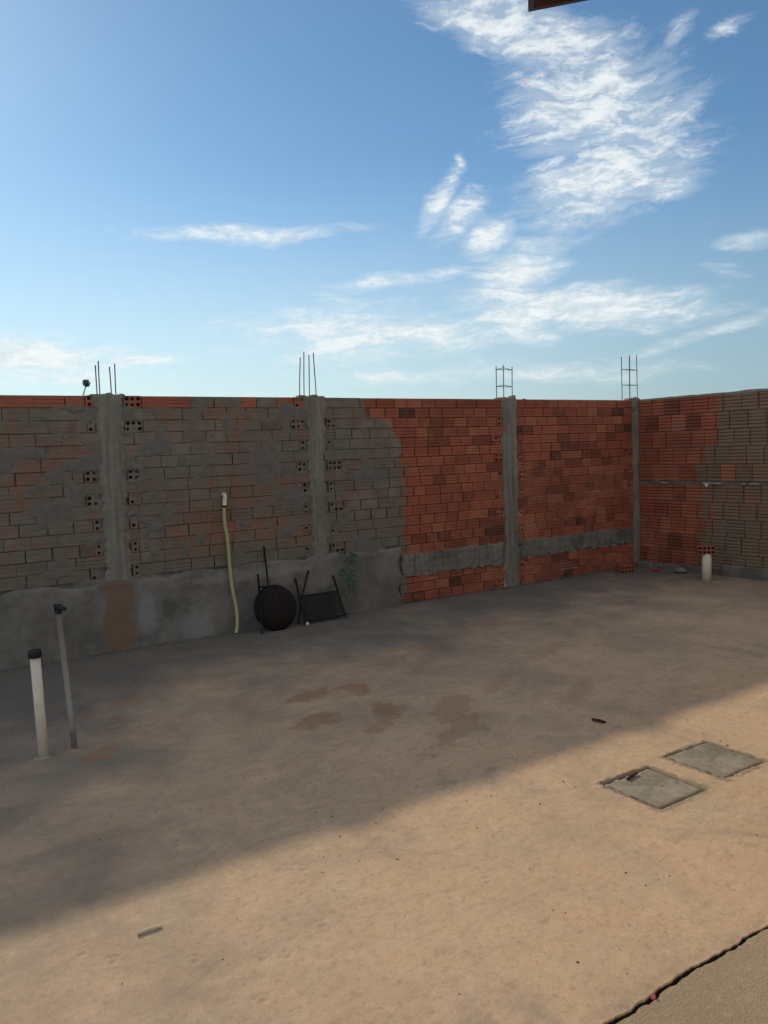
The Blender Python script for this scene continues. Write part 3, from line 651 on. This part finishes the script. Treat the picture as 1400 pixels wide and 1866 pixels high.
# leaning grey water pipe with tap
p = empty('water_pipe', (-1.76, 4.256, 0)); tag(p, 'thin grey leaning water pipe topped by a black tap, left', 'pipe')
mb = MB().tube([(.002, 0, -.05), (-.016, .004, .3), (-.042, .008, .76)], .0155, 14); mb.build('pipe', M_POLE, p, True)
tp = MB().tube([(-.042, .008, .75), (-.044, .008, .79)], .019, 12); tp.tube([(-.056, .01, .782), (-.03, .004, .786), (-.006, -.004, .782), (.002, -.008, .774)], [.017, .016, .012, .012], 10)
tap = tp.build('tap', M_BLACK, p, True)
MB().tube([(-.064, .008, .798), (-.024, .006, .798)], .008, 8).build('tap_handle', M_BLACK, tap, True)
# hose
p = empty('hose', place(.938, .04)); p.rotation_euler = (0, 0, WALL_ANG); tag(p, 'pale yellow hose hanging down the grey wall to the floor', 'hose')
pts = [(.931, 1.262, .0), (.926, 1.25, .04), (.921, 1.2, .05), (.914, 1.12, .05), (.908, 1.05, .05), (.914, .97, .048), (.929, .88, .045), (.934, .78, .045), (.937, .68, .045), (.941, .56, .045), (.945, .45, .05), (.954, .35, .06), (.966, .25, .075), (.968, .17, .09), (.962, .10, .10), (.952, .05, .11), (.935, .012, .12)]
MB().tube([(a-.938, .04-c, z) for a, z, c in pts[2:]], .0155, 12).build('hose', M_HOSE, p, True)
MB().tube([(a-.938, .04-c, z) for a, z, c in [(.935, 1.235, -.03), (.933, 1.24, .03), (.926, 1.222, .048), (.921, 1.185, .05), (.918, 1.14, .05)]], .0185, 12).build('elbow_pipe', M_PVC, p, True)
MB().tube([(.917-.938, -.01, 1.146), (.9175-.938, -.01, 1.128)], .021, 12).build('clamp', M_BLACK, p, True)
# wall hole behind the elbow
# burnt steel disc leaning on the wall
Rd = Matrix.Rotation(R(74), 3, 'X')
prof = []; n = 12
p = empty('steel_disc', place(1.31, .17)); p.rotation_euler = (0, 0, WALL_ANG); tag(p, 'round burnt black steel disc leaning on the wall foot', 'disc')
mb = MB(); pr = [(.001, .085)]+[(.205*math.sin(a), .085*math.cos(a)) for a in np.linspace(.12, math.pi/2, 12)]+[(.21, -.006), (.203, -.01), (.15, .015), (.001, .06)]
mb.lathe(pr, 48)
mb.v = [tuple(Rd @ Vector(q)+Vector((0, 0, .197))) for q in mb.v]; mb.build('dish', M_DISC, p, True)
mb = MB()
for th in (R(75), R(105)):
    mb.tube([Rd @ Vector((.2*math.cos(th)*math.sin(a), .2*math.sin(th)*math.sin(a), .087*math.cos(a)+.002))+Vector((0, 0, .197)) for a in np.linspace(.25, 1.5, 9)], .004, 6)
mb.build('seam', M_IRON, p, True)
# iron stand behind the disc
p = empty('iron_stand', place(1.28, .1)); p.rotation_euler = (0, 0, WALL_ANG); tag(p, 'black iron rod stand behind the round disc', 'stand')
def irod(name, pts, rad=.009): return MB().tube([(a-1.28, .1-tt, z) for a, tt, z in pts], rad, 8).build(name, M_IRON, p, True)
irod('rod', [(1.12, .27, 0), (1.125, .26, .12), (1.15, .17, .52)], .010)
irod('rod', [(1.30, .10, 0), (1.298, .07, .3), (1.288, .02, .745)], .008)
irod('handle', [(1.14, .19, .41), (1.285, .10, .382), (1.355, .09, .38), (1.38, .09, .365), (1.395, .095, .335), (1.44, .095, .335)], .009)
irod('brace', [(1.24, .115, .372), (1.25, .12, .25), (1.27, .12, .05)], .006)
irod('brace', [(1.33, .10, .38), (1.345, .10, .26), (1.36, .1, .06)], .006)
# folding rack with mesh panel
p = empty('folding_rack', place(1.9, .18)); p.rotation_euler = (0, 0, WALL_ANG); tag(p, 'black folding metal rack with mesh panel leaning on the wall', 'rack')
def rrod(name, pts, rad=.0085): return MB().tube([(a-1.9, .18-tt, z) for a, tt, z in pts], rad, 8).build(name, M_IRON, p, True)
L0, L1 = (1.585, .2, .008), (1.585, .03, .415); Q0, Q1 = (2.02, .2, .008), (1.99, .03, .395)
rrod('leg', [L0, L1], .0095); rrod('leg', [Q0, Q1], .0095)
rrod('strut', [(1.735, .02, .475), (1.625, .08, .25), (1.545, .13, .012)], .009)
def lp(P0, P1, k): return tuple(a+(b_-a)*k for a, b_ in zip(P0, P1))
rrod('rail', [lp(L0, L1, .60), lp(Q0, Q1, .62)], .009); rrod('rail', [lp(L0, L1, .04), lp(Q0, Q1, .05)], .0075)
mb = MB(); nw = 26
for k in range(1, nw):
    a = k/nw
    mb.tube([(q[0]-1.9, .18-q[1], q[2]) for q in (lp(lp(L0, L1, .06), lp(Q0, Q1, .06), a), lp(lp(L0, L1, .6), lp(Q0, Q1, .62), a))], .0032, 4, False)
for k in range(1, 15):
    a = .04+.57*k/15
    mb.tube([(q[0]-1.9, .18-q[1]-.003, q[2]) for q in (lp(L0, L1, a), lp(Q0, Q1, a))], .0032, 4, False)
mb.build('mesh_panel', M_IRON, p, True)
# pale pebble beside the disc
def lump(name, loc, rr, mat, sq=(1, 1, 1), seed=0):
    rd = random.Random(seed); mb = MB(); pr = [(rr*math.sin(a), -rr*math.cos(a)) for a in np.linspace(.2, math.pi-.2, 6)]
    mb.lathe(pr, 9); mb.v = [(x*sq[0]*(1+.25*rd.uniform(-1, 1)), y*sq[1]*(1+.25*rd.uniform(-1, 1)), max(z*sq[2]*(1+.2*rd.uniform(-1, 1))+rr*sq[2]*.9, -.002)) for x, y, z in mb.v]
    return mb.build(name, mat, None, False, loc=loc, rot=(0, 0, rd.uniform(0, 6)))
tag(lump('pebble', place(1.585, .24), .018, M_PVC, seed=3), 'small pale stone beside the burnt disc', 'stone')
# creeper on the render
p = empty('creeper', place(2.14, .03)); p.rotation_euler = (0, 0, WALL_ANG); tag(p, 'sparse green creeper hanging on the grey rendered wall', 'plant')
stem = [(2.11, .62), (2.14, .56), (2.15, .48), (2.135, .40), (2.15, .32), (2.15, .25), (2.14, .16), (2.138, .03)]
MB().tube([(a-2.14, .0-.012, z) for a, z in stem], .0028, 6).build('stem', M_LEAF, p, True)
def leafmesh(l, w_):
    pr = [(0, 0, 0), (w_*.5, -.004, -l*.3), (w_*.42, -.008, -l*.65), (0, -.012, -l), (-w_*.42, -.008, -l*.65), (-w_*.5, -.004, -l*.3), (0, .004, -l*.45)]
    return mesh('leaf', pr, [(0, 6, 1), (1, 6, 2), (2, 6, 3), (3, 6, 4), (4, 6, 5), (5, 6, 0)])
LM = leafmesh(.055, .036); LM.materials.append(M_LEAF)
for (a, z, an) in [(2.175, .585, 60), (2.12, .565, -50), (2.185, .55, 80), (2.19, .505, 70), (2.165, .475, 40), (2.15, .44, -20), (2.115, .425, -70), (2.19, .41, 75), (2.105, .385, -60), (2.185, .365, 60), (2.15, .34, 20), (2.11, .33, -50), (2.18, .31, 65), (2.165, .27, 50), (2.13, .235, -30), (2.175, .22, 60)]:
    link('leaf', LM, None, p, (a-2.14, -.014-random.uniform(0, .012), z+.01), (random.uniform(-.5, .2), R(-an), random.uniform(-.5, .5)), (random.uniform(.8, 1.25),)*3)
# grey-white stand pipe with a hollow brick on it, right
PL = (3.608, 8.78, 0)
p = empty('drain_pipe', PL); tag(p, 'short thick white plastic pipe standing near the side wall', 'pipe')
mb = MB(); mb.lathe([(.052, -.05), (.052, .296), (.046, .297), (.046, .1)], 28); mb.build('pipe', M_PVC, p, True)
def loose_brick(name, w_, dep, h, nx, nz, loc, rz, label, mat):
    mb = hollow_mesh(w_, h, nx, nz, dep, .33); mb.v = [(x, y-dep/2, z) for x, y, z in mb.v]
    o = mb.build(name, mat, None, loc=loc, rot=(0, 0, rz)); return tag(o, label, 'brick')
m, t, b = material('loose red clay'); P = t.coord(None); n = t.noise(P, 30, 5)
finish(t, b, t.mix(n, (.20, .062, .046), (.36, .13, .085)), .9, t.bump(t.noise(P, 90, 3), .4, .004)); M_LOOSE = m
loose_brick('hollow_brick', .178, .14, .088, 4, 2, (PL[0]-.005, PL[1]+.02, .2975), R(-12), 'red hollow brick lying on top of the white pipe', M_LOOSE)
loose_brick('hollow_brick', .17, .16, .085, 4, 2, (2.90, 9.47, .003), R(8), 'dark hollow brick on the floor in the wall corner', M_LOOSE)
tag(lump('rubble', (3.50, 9.30, 0), .05, M_COL, (1.5, .9, .7), 4), 'grey mortar rubble against the side wall foot, between corner and pipe', 'rubble')
tag(lump('rubble', (3.28, 9.50, 0), .045, M_BRICK_R, (1.3, .9, .6), 5), 'broken clay rubble just right of the corner column', 'rubble')
tag(lump('white_scrap', (3.62, 9.28, 0), .022, M_PVC, (.8, .8, 1.6), 6), 'small white scrap at the side wall foot', 'scrap')
# sticks
def stick(a, b_, rad, label, zz=.006, mat=M_STICK):
    a = Vector((*a, zz)); b_ = Vector((*b_, zz)); c = (a+b_)/2; dr = b_-a; k = Vector((-dr.y, dr.x, 0))*.06
    mb = MB().tube([a-c, (a-c)*.4+k, (b_-c)*.4+k*.6, b_-c], [rad*.9, rad, rad*1.05, rad*.6], 7)
    o = mb.build('stick', mat, None, True, loc=c); tag(o, label, 'stick'); return o
stick((-.868, 2.502), (-.800, 2.545), .0068, 'dry stick lying on the sunlit floor, lower left', .007)
stick((1.146, 4.390), (1.208, 4.333), .009, 'dark stick on the shaded floor above the covers', .009, M_WOOD)
stick(place(1.19, 4.225)[:2], place(1.285, 4.205)[:2], .007, 'short dark stick lying on the nearer inspection cover', .009, M_WOOD)
o = MB().add([(-.008, 0, 0), (.002, -.006, .001), (.009, .004, .006), (-.001, .009, .002), (.003, .002, .014)], [(0, 1, 4), (1, 2, 4), (2, 3, 4), (3, 0, 4), (3, 2, 1, 0)]).build('plastic_scrap', M_PINK, None, loc=(.722, 2.135, -.008))
tag(o, 'tiny pink plastic scrap by the crack at lower right', 'scrap')
# grit
mb = MB()
gr = [(-.35, 4.9, .004), (.03, 5.0, .006), (-.93, 4.6, .004), (-1.2, 4.3, .005), (.55, 4.75, .004), (-.1, 3.7, .005), (1.93, 4.25, .008), (.95, 4.05, .004), (.7, 4.15, .005), (1.5, 4.7, .004)]
for k in range(700): gr.append((random.uniform(-1.5, 3.2), random.uniform(1.0, 5.15), random.choice((.0015, .002, .0025, .003, .004))))
for k in range(220): gr.append((random.uniform(-1.2, 6.2), abs(random.gauss(0, .06))+.02, random.uniform(.003, .009)))
for s, tt, rr in gr:
    v = [Vector(q)*rr*random.uniform(.7, 1.3) for q in ((1.4, 0, 0), (-.6, .9, 0), (-.6, -.9, 0), (0, 0, .9))]
    an = random.uniform(0, 6); rt = Matrix.Rotation(an, 3, 'Z'); mb.add([rt @ q+Vector(place(s, tt, .001)) for q in v], [(0, 1, 3), (1, 2, 3), (2, 0, 3), (0, 2, 1)])
o = mb.build('grit', M_WOOD, None); o['kind'] = 'stuff'; tag(o, 'scattered dark grit on the concrete floor', 'grit')

# ------------------------------------------------------------------ round-headed plant beyond the wall
p = empty('wild_plant', (-4.15, 9.0, -.085)); tag(p, 'small round tuft on a leaning stem showing above the wall, left', 'plant')
MB().tube([(0, 0, 0), (.3, 0, .9), (.64, 0, 1.9), (.80, 0, 2.42), (.828, 0, 2.5)], [.016, .014, .011, .008, .006], 7).build('stem', M_STICK, p, True)
mb = MB(); rd = random.Random(2)
for k in range(150):
    dv = Vector((rd.gauss(0, 1), rd.gauss(0, 1), rd.gauss(0, 1))).normalized(); c = Vector((.838, 0, 2.535))+dv*.042*rd.random()**.4*(1.15 if dv.z > 0 else .9)
    a = Vector((rd.uniform(-1, 1), rd.uniform(-1, 1), rd.uniform(-1, 1))).normalized()*.016; bq = dv.cross(a)*.7
    mb.add([c-a, c+bq, c+a, c-bq], [(0, 1, 2, 3)])
mb.build('crown', M_LEAF, p)

# ------------------------------------------------------------------ house behind the camera, its roof corner shows at the top
h = empty('house', yard(.35, 5.9)); h.rotation_euler = (0, 0, WALL_ANG); tag(h, 'house whose dark roof edge pokes in at the top of the frame', 'house')
hx = lambda s: s-.35
hy = lambda tt: 5.9-tt
mb = MB().box((0, -5, -.05), (4.7, 0, 2.75)); mb.build('wall', M_HOUSE, h)
MB().box((1.0, .003, .03), (1.85, .03, 2.12)).build('door', M_WOOD, h)
wd = MB().box((2.7, .003, 1.0), (3.9, .03, 2.1)).build('window', M_GREYP, h); MB().box((2.77, .032, 1.07), (3.27, .036, 2.03)).build('pane', M_GLASS, wd); MB().box((3.33, .032, 1.07), (3.83, .036, 2.03)).build('pane', M_GLASS, wd)
sl = .397; e0 = hx(-.025); rg = hx(2.7); e1 = 2*rg-e0; z0 = 2.8; zr = z0+sl*(rg-e0)
yf, yb = hy(4.95), hy(11.2); th = .06; up = .10
for (xa, za, xb, zb) in ((e0, z0, rg, zr), (e1, z0, rg, zr)):
    v = [(xa, yf, za+up), (xb, yf, zb+up), (xb, yb, zb+up), (xa, yb, za+up), (xa, yf, za+up+th), (xb, yf, zb+up+th), (xb, yb, zb+up+th), (xa, yb, za+up+th)]
    MB().add(v, [(0, 3, 2, 1), (4, 5, 6, 7), (0, 1, 5, 4), (2, 3, 7, 6), (0, 4, 7, 3), (1, 2, 6, 5)]).build('roof', M_TILE, h)
    y0, y1 = hy(4.9243), hy(4.947)
    v = [(xa, y1, za), (xb, y1, zb), (xb, y0, zb), (xa, y0, za), (xa, y1, za+.17), (xb, y1, zb+.17), (xb, y0, zb+.17), (xa, y0, za+.17)]
    MB().add(v, [(0, 3, 2, 1), (4, 5, 6, 7), (0, 1, 5, 4), (2, 3, 7, 6), (0, 4, 7, 3), (1, 2, 6, 5)]).build('fascia', M_WOOD, h)
v = [(0, -.1, 2.75), (4.7, -.1, 2.75), (rg, -.1, zr+.08)]
MB().add(v+[(x, -.2, z) for x, y, z in v], [(0, 1, 2), (5, 4, 3), (0, 3, 4, 1), (1, 4, 5, 2), (2, 5, 3, 0)]).build('gable', M_HOUSE, h)
